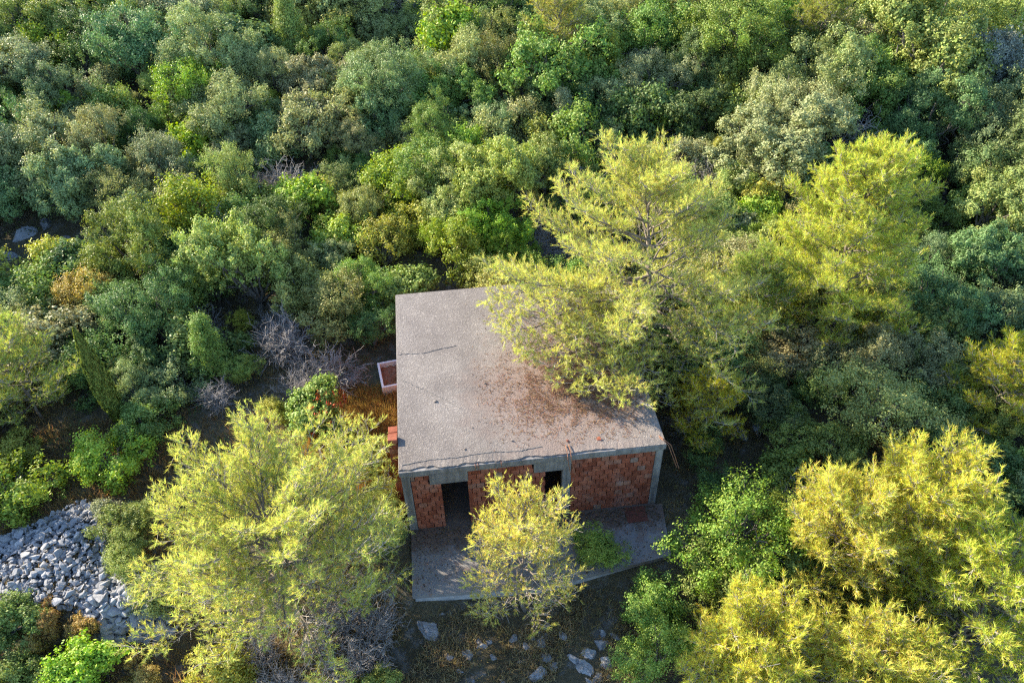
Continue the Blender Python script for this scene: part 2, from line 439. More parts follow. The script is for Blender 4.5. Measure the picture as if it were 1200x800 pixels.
# terrace slab on a rubble plinth
bm = bmesh.new()
fr = [(.04, -2.14), (1.2, -2.2), (2.3, -2.24), (3.9, -2.27), (5.2, -2.12), (6.6, -1.95), (7.66, -1.80), (7.88, .06), (.06, .06)]
lowv = [bm.verts.new((x, y, -.15)) for x, y in fr]; topv = [bm.verts.new((x, y, 0)) for x, y in fr]
bm.faces.new(topv); bm.faces.new(lowv[::-1])
for i in range(len(fr)):
    j = (i+1) % len(fr); bm.faces.new((lowv[i], lowv[j], topv[j], topv[i]))
bmesh.ops.recalc_face_normals(bm, faces=bm.faces[:]); part('terrace_slab', bm, M['terrace'])
bm = bmesh.new()
fr2 = [(x*.985+.06, max(y+.07, -2.2), ) for x, y in fr[:7]]+[(7.76, .0), (.1, .0)]
lowv = [bm.verts.new((x, y, -1.1)) for x, y in fr2]; topv = [bm.verts.new((x, y, -.152)) for x, y in fr2]
bm.faces.new(topv)
for i in range(len(fr2)):
    j = (i+1) % len(fr2); bm.faces.new((lowv[i], lowv[j], topv[j], topv[i]))
bmesh.ops.recalc_face_normals(bm, faces=bm.faces[:]); part('plinth', bm, M['stone'])

# rusty sheet lying on the terrace
bm = box_bm(6.66, 7.30, -.53, .03, .008, .022)
sh = tag(part('metal_sheet', bm, M['rust_sheet'], None), 'dark reddish-brown square sheet lying flat on the terrace against the brick wall', 'sheet')
# white tub full of scrap beside the house
tub = thing('white_tub', (-.42, 6.8, float(ground_h(-.5, 7.0))+.02), 'old white rectangular tub filled with rusty scrap beside the side wall', 'tub', rz=math.radians(8))
tx, ty, th, tk = .47, .68, .42, .085
part('base', box_bm(-tx, tx, -ty, ty, 0, .05), M['enamel'], tub)
part('side_panel', box_bm(-tx, -tx+tk, -ty, ty, .052, th, .012), M['enamel'], tub)
part('side_panel', box_bm(tx-tk, tx, -ty, ty, .052, th, .012), M['enamel'], tub)
part('end_panel', box_bm(-tx+tk+.002, tx-tk-.002, -ty, -ty+tk, .052, th-.004, .012), M['enamel'], tub)
part('end_panel', box_bm(-tx+tk+.002, tx-tk-.002, ty-tk, ty, .052, th-.004, .012), M['enamel'], tub)
bm = bmesh.new()
for i in range(10):
    for j in range(10):
        bm.verts.new((-tx+tk+.01+(2*tx-2*tk-.02)*i/9, -ty+tk+.01+(2*ty-2*tk-.02)*j/9, .2+random.uniform(-.05, .06)))
bm.verts.ensure_lookup_table()
for i in range(9):
    for j in range(9): bm.faces.new([bm.verts[k] for k in (i*10+j, i*10+10+j, i*10+11+j, i*10+j+1)])
part('rusty_filling', bm, M['rust'], tub)
for k in range(6):
    a = random.uniform(0, 6.28); x, y = random.uniform(-.2, .2), random.uniform(-.35, .35); l = .22
    bars('scrap_rod', [(x-l*math.cos(a), y-l*math.sin(a), .27), (x, y, .31), (x+l*math.cos(a), y+l*math.sin(a), .36)], .013, tub)

# ------------------------------------------------------------------ stones
def rock_mesh(seed, flat=.6, n=13, rough=False, plain=False):
    rs = random.Random(seed); bm = bmesh.new()
    for _ in range(n):
        v = Vector((rs.gauss(0, 1), rs.gauss(0, 1), rs.gauss(0, 1))).normalized()*rs.uniform(.42, .56)
        bm.verts.new((v.x, v.y*rs.uniform(.7, 1), v.z*flat))
    r = bmesh.ops.convex_hull(bm, input=bm.verts[:])
    bmesh.ops.delete(bm, geom=[e for e in r['geom_interior'] if isinstance(e, bmesh.types.BMVert)], context='VERTS')
    if not plain: bmesh.ops.bevel(bm, geom=bm.edges[:], offset=.02, segments=1, affect='EDGES')
    if rough:
        bmesh.ops.triangulate(bm, faces=bm.faces[:]); bmesh.ops.subdivide_edges(bm, edges=[e for e in bm.edges if e.calc_length() > .12], cuts=2, use_grid_fill=True)
        for v in bm.verts:
            v.co *= 1+rs.gauss(0, .05)
    return bm_mesh('stone', bm, M['stone'])
pebbles = [rock_mesh(200+i, random.uniform(.45, .8), 11, plain=True) for i in range(10)]
rocks = [rock_mesh(100+i, random.uniform(.45, .8)) for i in range(14)]
def in_poly(x, y, poly):
    c = False; n = len(poly)
    for i in range(n):
        (x1, y1), (x2, y2) = poly[i], poly[i-1]
        if (y1 > y) != (y2 > y) and x < (x2-x1)*(y-y1)/(y2-y1)+x1: c = not c
    return c
heap_px = [(-40, 650), (0, 632), (40, 618), (90, 592), (128, 590), (128, 640), (150, 690), (196, 706), (205, 745), (150, 758), (100, 750), (92, 716), (40, 712), (-10, 715), (-60, 700)]
heap_poly = [tuple(on_ground(*p)[:2]) for p in heap_px]
hx = [p[0] for p in heap_poly]; hy = [p[1] for p in heap_poly]
heap = thing('stone_heap', (np.mean(hx), np.mean(hy), 0), 'long heap of loose pale grey limestone rubble sloping through the dry scrub', 'stone heap')
heap_c = Vector(heap.location)
st = []
tries = 0
while len(st) < 3000 and tries < 40000:
    tries += 1
    x, y = random.uniform(min(hx), max(hx)), random.uniform(min(hy), max(hy))
    if not in_poly(x, y, heap_poly): continue
    s = random.choice([.08, .1, .12, .14, .17, .2, .27])*random.uniform(.8, 1.2)
    if x > -9 and y < -.8: s *= 1.45
    st.append((s, x, y))
st.sort(reverse=True)
vv, ff, off = [], [], 0
for k, (s, x, y) in enumerate(st):
    z = float(ground_h(x, y))+random.uniform(.02, .30)*(1 if k < 300 else .8)-s*.1
    me = random.choice(rocks if k < 299 else pebbles)
    rot = (random.gauss(0, .35), random.gauss(0, .35), random.uniform(0, 6.28))
    sc = (s*random.uniform(1, 1.5), s*random.uniform(.8, 1.1), s*random.uniform(.7, 1.1))
    if k < 299:
        o = link('stone', me, heap, Vector((x, y, z))-heap_c); o.rotation_euler = rot; o.scale = sc
    else:
        mm = Matrix.LocRotScale(Vector((x, y, z))-heap_c, __import__('mathutils').Euler(rot), Vector(sc))
        vv += [mm@v.co for v in me.vertices]; ff += [[i+off for i in p.vertices] for p in me.polygons]; off += len(me.vertices)
me = bpy.data.meshes.new('small_stones'); me.from_pydata(vv, [], ff); me.materials.append(M['stone'])
tag(link('small_stones', me, heap), kind='stuff')
# red-leaved tips on the bush at the edge of the clearing are added with the bush below
# limestone outcrops in front of the terrace
boul = [(501, 739, 30, 'rounded grey boulder beside the terrace foot under the spreading pine'), (690, 765, 20, 0), (704, 755, 18, 0), (712, 775, 20, 0), (686, 785, 22, 0), (660, 745, 14, 0),
        (634, 752, 16, 0), (640, 770, 15, 0), (628, 790, 24, 'narrow pale slab of rock among dry grass below the terrace'), (565, 757, 14, 0), (545, 765, 12, 0), (578, 770, 12, 0),
        (600, 748, 12, 0), (672, 772, 15, 0), (700, 795, 18, 0), (610, 775, 10, 0), (520, 720, 10, 0), (720, 745, 14, 0), (650, 780, 12, 0), *[(random.uniform(510, 725), random.uniform(735, 800), random.uniform(7, 15), 0) for _ in range(22)],  (30, 275, 26, 1), (55, 262, 20, 1), (75, 282, 22, 1), (10, 300, 20, 1), (48, 288, 16, 1),
        (596, 158, 22, 1), (622, 163, 20, 1), (640, 172, 16, 1), (697, 176, 16, 1), (1130, 505, 20, 1), (1150, 520, 16, 1), (890, 505, 20, 1), (870, 512, 14, 1)]
for k, (px, py, wpx, lab) in enumerate(boul):
    p = on_ground(px, py); s = wpx/F*np.linalg.norm(p-CAM)
    if lab in (0, 1):
        g = ('limestone rocks breaking the grass below the terrace', 'low angular grey limestone rock in the grass below the terrace') if lab == 0 else \
            ('rocks in clearings of the wood', 'bare grey rock lying in a shaded clearing of the wood')
        o = link('limestone_rock', rock_mesh(300+k, .8, 18, True)); tag(o, g[1], 'rock', g[0])
    else:
        o = link('limestone_rock', rock_mesh(300+k, .8, 22, True)); tag(o, lab, 'rock')
    o.location = (p[0], p[1], p[2]-s*.08); o.scale = (s*1.15, s*.9, s*.8); o.rotation_euler = (random.gauss(0, .2), random.gauss(0, .2), random.uniform(0, 6))

# ------------------------------------------------------------------ foliage meshes
def leaf_quads(P, Nrm, L, Wd, rng, tint):
    """one folded rhombic leaf per point"""
    n = len(P)
    t = unit(np.cross(Nrm, unit(rng.normal(size=(n, 3))))); s = np.cross(Nrm, t)
    L = L*rng.uniform(.7, 1.25, (n, 1)); Wd = Wd*rng.uniform(.75, 1.2, (n, 1))
    a = P-t*L*.5; c = P+t*L*.5; b = P+s*Wd*.5+Nrm*Wd*.12; d = P-s*Wd*.5+Nrm*Wd*.12
    V = np.stack([a, b, c, d], 1).reshape(-1, 3)
    return V, np.arange(n*4).reshape(n, 4), np.repeat(tint, 4)
def ellipsoid_dirs(n, rng, zmin=-.35):
    out = np.zeros((0, 3))
    while len(out) < n:
        d = unit(rng.normal(size=(n*3, 3))); out = np.concatenate([out, d[d[:, 2] > zmin]])
    return out[:n]
def crown_points(rng, shape, n_lobe, n_sub, n_leaf, lobe_r, sub_r, fill=.78, gap=.15):
    """lumps on lumps: crown (unit size) > lobes > sprays > leaves"""
    d = ellipsoid_dirs(n_lobe, rng)
    if shape == 'cone':
        z = rng.uniform(-.9, 1, n_lobe); rr = (1-z)/2*.9+.06; a = rng.uniform(0, 6.28, n_lobe)
        lc = np.stack([np.cos(a)*rr*.42, np.sin(a)*rr*.42, z*1.15], 1); d = unit(lc*[1, 1, .2]+[0, 0, .25])
        lr = lobe_r*(.5+rr[:, None])
    else:
        # several unequal domes make one crown
        nm = int(rng.integers(6, 9) if shape == 'broad' else rng.integers(9, 16)); a = rng.uniform(0, 6.28, nm); q = rng.uniform(.1, 1, nm)**.6*.82
        mz = rng.uniform(-.45, .5, nm)-q*.3; mr = rng.uniform(.2, .44, nm)+(.14 if shape == 'broad' else 0)
        mc = np.stack([np.cos(a)*q, np.sin(a)*q, mz], 1); mc[0] = [rng.normal(0, .15), rng.normal(0, .15), .1]; mr[0] = .55
        pick = rng.choice(nm, n_lobe, p=mr**2/(mr**2).sum())
        depth = rng.uniform(.6, 1, (n_lobe, 1))*fill*1.15*np.where(rng.random((n_lobe, 1)) < .2, rng.uniform(1.2, 1.6, (n_lobe, 1)), 1)
        lc = mc[pick]+d*depth*mr[pick][:, None]*[1, 1, .85]; lr = lobe_r*rng.uniform(.5, 1.3, (n_lobe, 1))
        d = unit(d+lc*.5)
    sd = unit(rng.normal(size=(n_lobe, n_sub, 3))+d[:, None, :]*.8+[0, 0, .25])
    scn = lc[:, None, :]+sd*lr[:, None, :]*rng.uniform(.5, 1.05, (n_lobe, n_sub, 1))
    keep = rng.random((n_lobe, n_sub)) > gap
    lt = rng.random((n_lobe, 1))*np.ones((1, n_sub))
    scn, sd, lt = scn[keep], sd[keep], lt[keep]
    st_ = rng.random(len(scn))
    off = rng.normal(size=(len(scn), n_leaf, 3))*sub_r*.48
    P = scn[:, None, :]+off+unit(sd+np.array([0, 0, .5]))[:, None, :]*rng.uniform(-.3, 1.5, (len(scn), n_leaf, 1))*sub_r*rng.uniform(.5, 1.5, (len(scn), 1, 1))
    N_ = unit(sd[:, None, :]*.75+unit(off)*.45+rng.normal(size=off.shape)*.5)
    tint = .3*lt[:, None]+.35*st_[:, None]+.35*rng.random((len(scn), n_leaf))
    return P.reshape(-1, 3), N_.reshape(-1, 3), tint.ravel(), lc
def tubes(segs, sides=3):
    """segs: (p0, p1, r0, r1) arrays of straight tapered sticks"""
    p0, p1, r0, r1 = segs; n = len(p0)
    d = unit(p1-p0); a = unit(np.cross(d, np.where(np.abs(d[:, 2:3]) > .9, [[1., 0, 0]], [[0, 0, 1.]]))); b = np.cross(d, a)
    V = []
    for p, r in ((p0, r0), (p1, r1)):
        for k in range(sides):
            th = k*math.tau/sides; V.append(p+(a*math.cos(th)+b*math.sin(th))*r[:, None])
    V = np.stack(V, 1).reshape(-1, 3); base = np.arange(n)[:, None]*(2*sides)
    Fs = np.concatenate([base+np.array([[k, (k+1) % sides, sides+(k+1) % sides, sides+k]]) for k in range(sides)])
    return V, Fs
class Sticks:
    def __init__(s): s.a = []
    def add(s, p0, p1, r0, r1): s.a.append((*p0, *p1, r0, r1))
    def path(s, pts, r0, r1):
        n = len(pts)-1
        for i in range(n): s.add(pts[i], pts[i+1], r0+(r1-r0)*i/n, r0+(r1-r0)*(i+1)/n)
    def mesh(s, name, mat, sides=5):
        A = np.array(s.a); V, Fs = tubes((A[:, :3], A[:, 3:6], A[:, 6], A[:, 7]), sides)
        return np_mesh(name, V, Fs, mat, smooth=True)
def crooked(p0, p1, n, amp, rng, sag=0):
    t = np.linspace(0, 1, n+1)[:, None]; P = p0+(p1-p0)*t
    P[1:-1] += rng.normal(0, amp, (n-1, 3)); P[:, 2] += sag*np.sin(t[:, 0]*math.pi); return P
def oak_trunk(name, lobes, rng, zbase, mat):
    s = Sticks(); fork = np.array([rng.normal(0, .05), rng.normal(0, .05), zbase*.62])
    foot = np.array([0, 0, zbase-.02]); s.path(crooked(foot, fork, 4, .02, rng), .075, .06)
    for c in lobes[rng.permutation(len(lobes))[:26]]:
        s.path(crooked(fork, c, 5, .035, rng, .04), .035, .008)
        for _ in range(2):
            e = c+rng.normal(0, .12, 3); s.path(crooked(c*.75+fork*.25, e, 3, .02, rng), .012, .004)
    return s.mesh(name, mat, 5)

CROWN = {}                       # kind -> list of (crown mesh, trunk mesh); crown is ~1 in radius, ground at z = base
def make_kind(kind, nvar, leafs, **kw):
    CROWN[kind] = []
    for v in range(nvar):
        rng = np.random.default_rng(hash_(kind)+v)
        P, N_, tint, lobes = crown_points(rng, kw.get('shape', 'dome'), kw['lobes'], kw['subs'], kw['leaves'], kw['lobe_r'], kw['sub_r'], kw.get('fill', .78), kw.get('gap', .15))
        lk = (1, .82, 1.22, .92, 1.1)[v % 5]; V, Fs, T = leaf_quads(P, N_, kw['L']*lk, kw['Wd']*lk, rng, tint)
        CROWN[kind].append((np_mesh(kind+'_crown', V, Fs, M['leaf'], T), oak_trunk(kind+'_trunk', lobes, rng, kw['base'], M['oak_bark'])))
def hash_(s): return sum(ord(c)*(i+3)*17 for i, c in enumerate(s)) % 100000
make_kind('oak', 4, 0, lobes=64, subs=24, leaves=27, lobe_r=.22, sub_r=.065, L=.045, Wd=.026, base=-1.15, gap=.2)
make_kind('broad', 3, 0, shape='broad', lobes=84, subs=24, leaves=26, lobe_r=.19, sub_r=.055, L=.036, Wd=.022, base=-1.15, gap=.18)
make_kind('loose', 3, 0, lobes=46, subs=20, leaves=28, lobe_r=.28, sub_r=.09, L=.050, Wd=.030, base=-1.1, gap=.35, fill=.85)
make_kind('shrub', 4, 0, lobes=34, subs=16, leaves=26, lobe_r=.32, sub_r=.12, L=.085, Wd=.05, base=-.85, fill=.72)
make_kind('fig', 2, 0, lobes=52, subs=15, leaves=32, lobe_r=.26, sub_r=.10, L=.05, Wd=.034, base=-1.1, gap=.3, fill=.85)
make_kind('juniper', 2, 0, shape='cone', lobes=46, subs=16, leaves=26, lobe_r=.30, sub_r=.12, L=.085, Wd=.024, base=-1.25)
def cypress():
    rng = np.random.default_rng(5); n = 26000
    z = rng.uniform(0, 1, n)**.9; r = .085*np.sin(np.clip(z*.93+.07, 0, 1)*math.pi)**.75*(1-.35*z)
    a = rng.uniform(0, 6.28, n); k = 1+.22*np.sin(a*7+z*9)*np.sin(z*40)
    rr = r*k*rng.uniform(.75, 1.05, n)
    P = np.stack([np.cos(a)*rr, np.sin(a)*rr, z], 1); Nn = unit(np.stack([np.cos(a), np.sin(a), .4+0*a], 1)+rng.normal(0, .45, (n, 3)))
    t = unit(np.stack([np.cos(a)*.25, np.sin(a)*.25, np.ones(n)], 1)+rng.normal(0, .2, (n, 3))); s = unit(np.cross(Nn, t))
    L, Wd = .028, .008
    V = np.stack([P-t*L*.5, P+s*Wd*.5, P+t*L*.5, P-s*Wd*.5], 1).reshape(-1, 3)
    return np_mesh('cypress_crown', V, np.arange(n*4).reshape(n, 4), M['leaf'], np.repeat(rng.random(n), 4))
def bare_bush(seed, n1=34):
    rng = np.random.default_rng(seed); s = Sticks()
    for _ in range(n1):
        d = ellipsoid_dirs(1, rng, .1)[0]*[1, 1, .85]; L = rng.uniform(.6, 1.05)
        b0 = np.array([rng.normal(0, .12), rng.normal(0, .12), -.8]); e = b0+d*L*[1, 1, 1.6]
        Pm = crooked(b0, e, 6, .05, rng); s.path(Pm, .016, .006)
        for k in range(9):
            q = Pm[2+k % 5]; dd = unit(d+rng.normal(0, .7, 3)); e2 = q+dd*rng.uniform(.2, .5); s.path(crooked(q, e2, 3, .03, rng), .007, .004)
            for _ in range(3):
                q2 = q+(e2-q)*rng.uniform(.3, 1); s.add(q2, q2+unit(dd+rng.normal(0, .8, 3))*rng.uniform(.1, .25), .005, .003)
    return s.mesh('bare_twigs', M['dead_twig'], 3)
BARE = [bare_bush(41), bare_bush(42)]

# ------------------------------------------------------------------ pines
def pine_meshes(seed, height, R, crown0, bias=(0, 0), lean=(0, 0), n_limb=30, dens=1.0, keep=None, prof=1.0, droop=0.0, tuft_n=14, thin_low=0.0, top=.28, nL=.14, nW=.0165, reach=()):
    """feathery pine: trunk, limbs that sweep up at their ends, side branches, twigs, and needle brushes on the twig ends"""
    rng = np.random.default_rng(seed); wood = Sticks(); tw = Sticks(); tips = []; tdir = []; tt = []
    lean = np.array([lean[0], lean[1]]); bias = np.array(bias)
    def axis_pt(z):
        t = z/height; return np.array([lean[0]*t*t, lean[1]*t*t, z])
    tr = np.array([axis_pt(z) for z in np.linspace(-.25, height*.96, 14)]); tr[1:-1, :2] += rng.normal(0, .05, (12, 2))
    wood.path(tr, .028*height*.62, .02)
    for i in range(n_limb+len(reach)):
        if i < n_limb:
            t = (i+rng.uniform(0, .8))/n_limb
            z = height*(crown0+(0.97-crown0)*t)
            a = i*2.399+rng.uniform(-.35, .35); dxy = np.array([math.cos(a), math.sin(a)])
            pr = (top+(1-top)*math.sin(min(1, (1-t)*1.12)*math.pi/2)**prof)*(.72+.28*min(1, t/.18))
            Lb = R*pr*rng.uniform(.72, 1.12)*max(.25, 1+float(bias@dxy))
            el = math.radians(4+46*t+rng.uniform(-8, 8))
            dirv = np.array([dxy[0]*math.cos(el), dxy[1]*math.cos(el), math.sin(el)])
            p0 = axis_pt(z); n = 9; P = [p0]
            for k in range(n):
                f = k/n; d = dirv+np.array([0, 0, .45*f*f-droop*f*(1-t)])+rng.normal(0, .10, 3); P.append(P[-1]+unit(d)*Lb/n)
        else:                                            # a long low limb that ends at a given point
            e = np.array(reach[i-n_limb], float); t = .15; n = 9; p0 = axis_pt(max(.6, e[2]*rng.uniform(.5, 1.15))); Lb = float(np.linalg.norm(e-p0))
            P = list(crooked(p0, e, n, .09, rng, .25))
        P = np.array(P); r0 = .010+.010*Lb
        wood.path(P, r0, .008)
        nsub = int((7+3.4*Lb)*dens)
        for k in range(nsub):
            f = .22+.78*(k+rng.random())/nsub; q = P[min(int(f*n), n-1)]+(P[min(int(f*n)+1, n)]-P[min(int(f*n), n-1)])*(f*n-int(f*n))
            ax = unit(P[min(int(f*n)+1, n)]-P[max(int(f*n)-1, 0)])
            side = unit(np.cross(ax, [0, 0, 1.]))*(1 if k % 2 else -1)
            sd = unit(ax*.75+side*rng.uniform(.3, 1)+np.array([0, 0, rng.uniform(-.15, .55)]))
            Ls = (.24+.26*Lb*(1-f*.65)*.55)*rng.uniform(.6, 1.3)
            Q = np.array([q+sd*Ls*u+np.array([0, 0, .12*Ls*u*u]) for u in (0, .35, .7, 1)])
            tw.path(Q, .011, .006)
            ntw = int((4+7*Ls)*dens)
            for j in range(ntw):
                u = .25+.75*(j+rng.random())/ntw; b0 = q+sd*Ls*u+np.array([0, 0, .12*Ls*u*u])
                td = unit(sd*.7+rng.normal(0, .55, 3)+np.array([0, 0, .35])); Lt = rng.uniform(.12, .34)
                e = b0+td*Lt; tw.add(b0, e, .007, .004)
                if rng.random() < thin_low*(1-t)*(1.25-f): continue
                tips.append(b0+td*Lt*.45); tdir.append(unit(td+np.array([0, 0, .25]))); tt.append(rng.random())
                if rng.random() < .35: tips.append(b0+td*Lt*.1); tdir.append(unit(td+rng.normal(0, .5, 3))); tt.append(rng.random())
    tips = np.array(tips); tdir = np.array(tdir); tt = np.array(tt)
    if keep is not None:
        kk = keep(tips); tips, tdir, tt = tips[kk], tdir[kk], tt[kk]
        tw.a = [s for s, k in zip(tw.a, keep(np.array(tw.a)[:, 3:6])) if k]
        wood.a = [s for s, k in zip(wood.a, keep(np.array(wood.a)[:, 3:6])) if k]
    n = len(tips); L = rng.uniform(.16, .30, (n, 1, 1))
    s = rng.uniform(0, 1, (n, tuft_n, 1)); base = tips[:, None]+tdir[:, None]*s*L
    perp = rng.normal(size=(n, tuft_n, 3)); perp = unit(perp-(perp*tdir[:, None]).sum(-1, keepdims=True)*tdir[:, None])
    nd = unit(tdir[:, None]*.8+perp*rng.uniform(.35, .85, (n, tuft_n, 1)))
    wd = unit(np.cross(nd, rng.normal(size=nd.shape)))
    ln = nL*rng.uniform(.7, 1.15, (n, tuft_n, 1))
    V = np.stack([base-wd*nW*.5, base+wd*nW*.5, base+nd*ln], 2).reshape(-1, 3)
    T = np.repeat((.55*tt[:, None]+.45*rng.random((n, tuft_n))).ravel(), 3)
    return (np_mesh('needle_crown', V, np.arange(len(V)).reshape(-1, 3), M['needle'], T),
            wood.mesh('pine_trunk', M['pine_bark'], 6), tw.mesh('twigs', M['twig'], 3))
def pine(name, foot, label, color, meshes, group=None, rz=0, sc=1):
    o = thing(name, foot, label, 'tree', group, rz); o.scale = (sc, sc, sc)
    c = link('crown', meshes[0], o); c.color = (*color, 1)
    link('trunk', meshes[1], o); link('twigs', meshes[2], o)
    return o
def foot_at(x, y): return (x, y, float(ground_h(x, y))-.05)

def off_house(fx, fy, gz):
    def keep(P):
        X_, Y_, Z_ = P[:, 0]+fx, P[:, 1]+fy, P[:, 2]+gz
        return ~((X_ > -.2) & (X_ < 7.95) & (Y_ > -.2) & (Y_ < 8.4) & (Z_ < 2.98)) & ~((X_ > -.1) & (X_ < 7.9) & (Y_ > -2.4) & (Y_ < .1) & (Z_ < .08))
    return keep
def grow(seed, xy, label, color, height, R, crown0, **kw):
    f = foot_at(*xy); height *= .89; R *= .92
    if 'reach' in kw: kw['reach'] = [(x-f[0], y-f[1], z-f[2]) for x, y, z in kw['reach']]
    pine('aleppo_pine', f, label, color, pine_meshes(seed, height, R, crown0, keep=off_house(*f), **kw))
def under(px, py, h): return tuple(float(v) for v in on_ground(px, py, h)[:2])       # where a tree of height h stands whose top shows at this pixel
grow(11, (8.7, 5.7), 'tall pale yellow-green pine hanging over the bare concrete roof', (.535, .54, .185),
     9.0, 4.6, .27, bias=(-.22, -.08), lean=(-.4, 1.0), n_limb=52, dens=1.1, prof=.8, droop=.38, thin_low=.4,
     reach=[(3.5, 7.0, 4.3), (3.3, 6.0, 4.1), (3.3, 5.1, 3.9), (3.5, 4.3, 3.8), (4.1, 3.6, 3.6), (4.7, 3.0, 3.5), (5.3, 2.3, 3.4), (5.9, 1.9, 3.4), (6.5, 1.6, 3.3), (7.0, 1.2, 3.3), (4.9, 4.6, 4.6), (5.6, 3.4, 4.3), (6.6, 2.9, 4.2),
            (9.9, 1.9, 3.4), (10.4, 2.4, 4.0), (11.6, 3.2, 4.0), (10.9, 2.0, 2.4), (9.6, 1.2, 2.2)])
grow(12, under(1034, 166, 8.2), 'tall dense golden-green pine rising alone from the dark oaks', (.52, .55, .155),
     8.2, 3.3, .04, n_limb=72, dens=1.25, prof=.62, top=.36, thin_low=.2)
grow(13, (-3.35, -1.8), 'wide airy yellow-green pine with bare grey lower twigs beside the terrace', (.545, .56, .19),
     4.6, 4.2, .12, n_limb=62, dens=1.05, prof=.6, lean=(0, .2), thin_low=.78, droop=.25, top=.5,
     reach=[(-.35, .8, 1.9), (-.4, 1.5, 2.3), (-.9, 2.1, 2.5), (-.45, 0, 1.7), (-.5, -.8, 1.7), (-.5, -1.7, 1.5), (-1.2, .9, 2.5), (-1.6, 2.4, 2.3), (-.8, -2.7, 1.1)])
grow(14, under(1108, 550, 5.0), 'bright yellow full-crowned pine behind the low yellow pine', (.61, .595, .16),
     5.0, 2.6, .1, n_limb=46, dens=1.15, prof=.55, top=.45, thin_low=.25)
grow(20, under(1010, 575, 4.6), 'bright yellow pine between the leafy green tree and the full-crowned pine', (.61, .585, .17),
     4.6, 2.0, .1, n_limb=40, dens=1.1, prof=.55, top=.45, thin_low=.3)
grow(15, under(895, 742, 3.0), 'low bright yellow pine in front of the leafy green tree', (.61, .595, .16),
     3.0, 2.2, .1, n_limb=44, dens=1.15, prof=.6, top=.5, thin_low=.25)
grow(21, under(1040, 770, 2.7), 'low spreading yellow pine below the two bright yellow pines', (.58, .565, .16),
     2.7, 2.0, .1, n_limb=34, dens=1.15, prof=.6, top=.5, thin_low=.3)
grow(16, under(1190, 655, 4.6), 'greenish pine growing against the side of the full-crowned yellow pine', (.52, .55, .14),
     4.6, 2.4, .12, n_limb=36, dens=1.1, prof=.6, top=.4, thin_low=.3)
grow(17, (3.15, -2.62), 'small yellowing half-bare pine growing in front of the terrace', (.63, .59, .20),
     5.0, 1.95, .10, n_limb=38, dens=.95, prof=.5, top=.55, thin_low=.95, nL=.11)
grow(18, under(898, 300, 4.2), 'green shaded pine squeezed between the roof pine and the lone golden pine', (.30, .36, .12),
     4.2, 1.8, .14, n_limb=38, dens=1.0, prof=.6, thin_low=.5)
small_pine = pine_meshes(19, 3.6, 1.7, .2, n_limb=30, dens=1.0, prof=.6, top=.45, thin_low=.3)
for px, py, h, lab, colr, rz in [
    (-2, 405, 3.5, 'pale green young pine with a dark bare stem beside the narrow cypress', (.36, .40, .13), 0),
    (1195, 425, 3.4, 'young pine with a sunlit yellow top in the shaded hollow', (.45, .45, .1), 2),
    (832, 455, 2.7, 'thin young pine with yellow tips beside the bent corner rebar', (.50, .46, .1), 4),
    (655, 5, 4.4, 'pale yellow pine high up the slope behind the roof pine', (.40, .40, .13), 1),
    (968, 5, 4.2, 'green pine among broad oak domes high on the slope', (.33, .35, .11), 3)]:
    x, y = under(px, py, h); pine('aleppo_pine', foot_at(x, y), lab, colr, small_pine, rz=rz, sc=h/3.6)

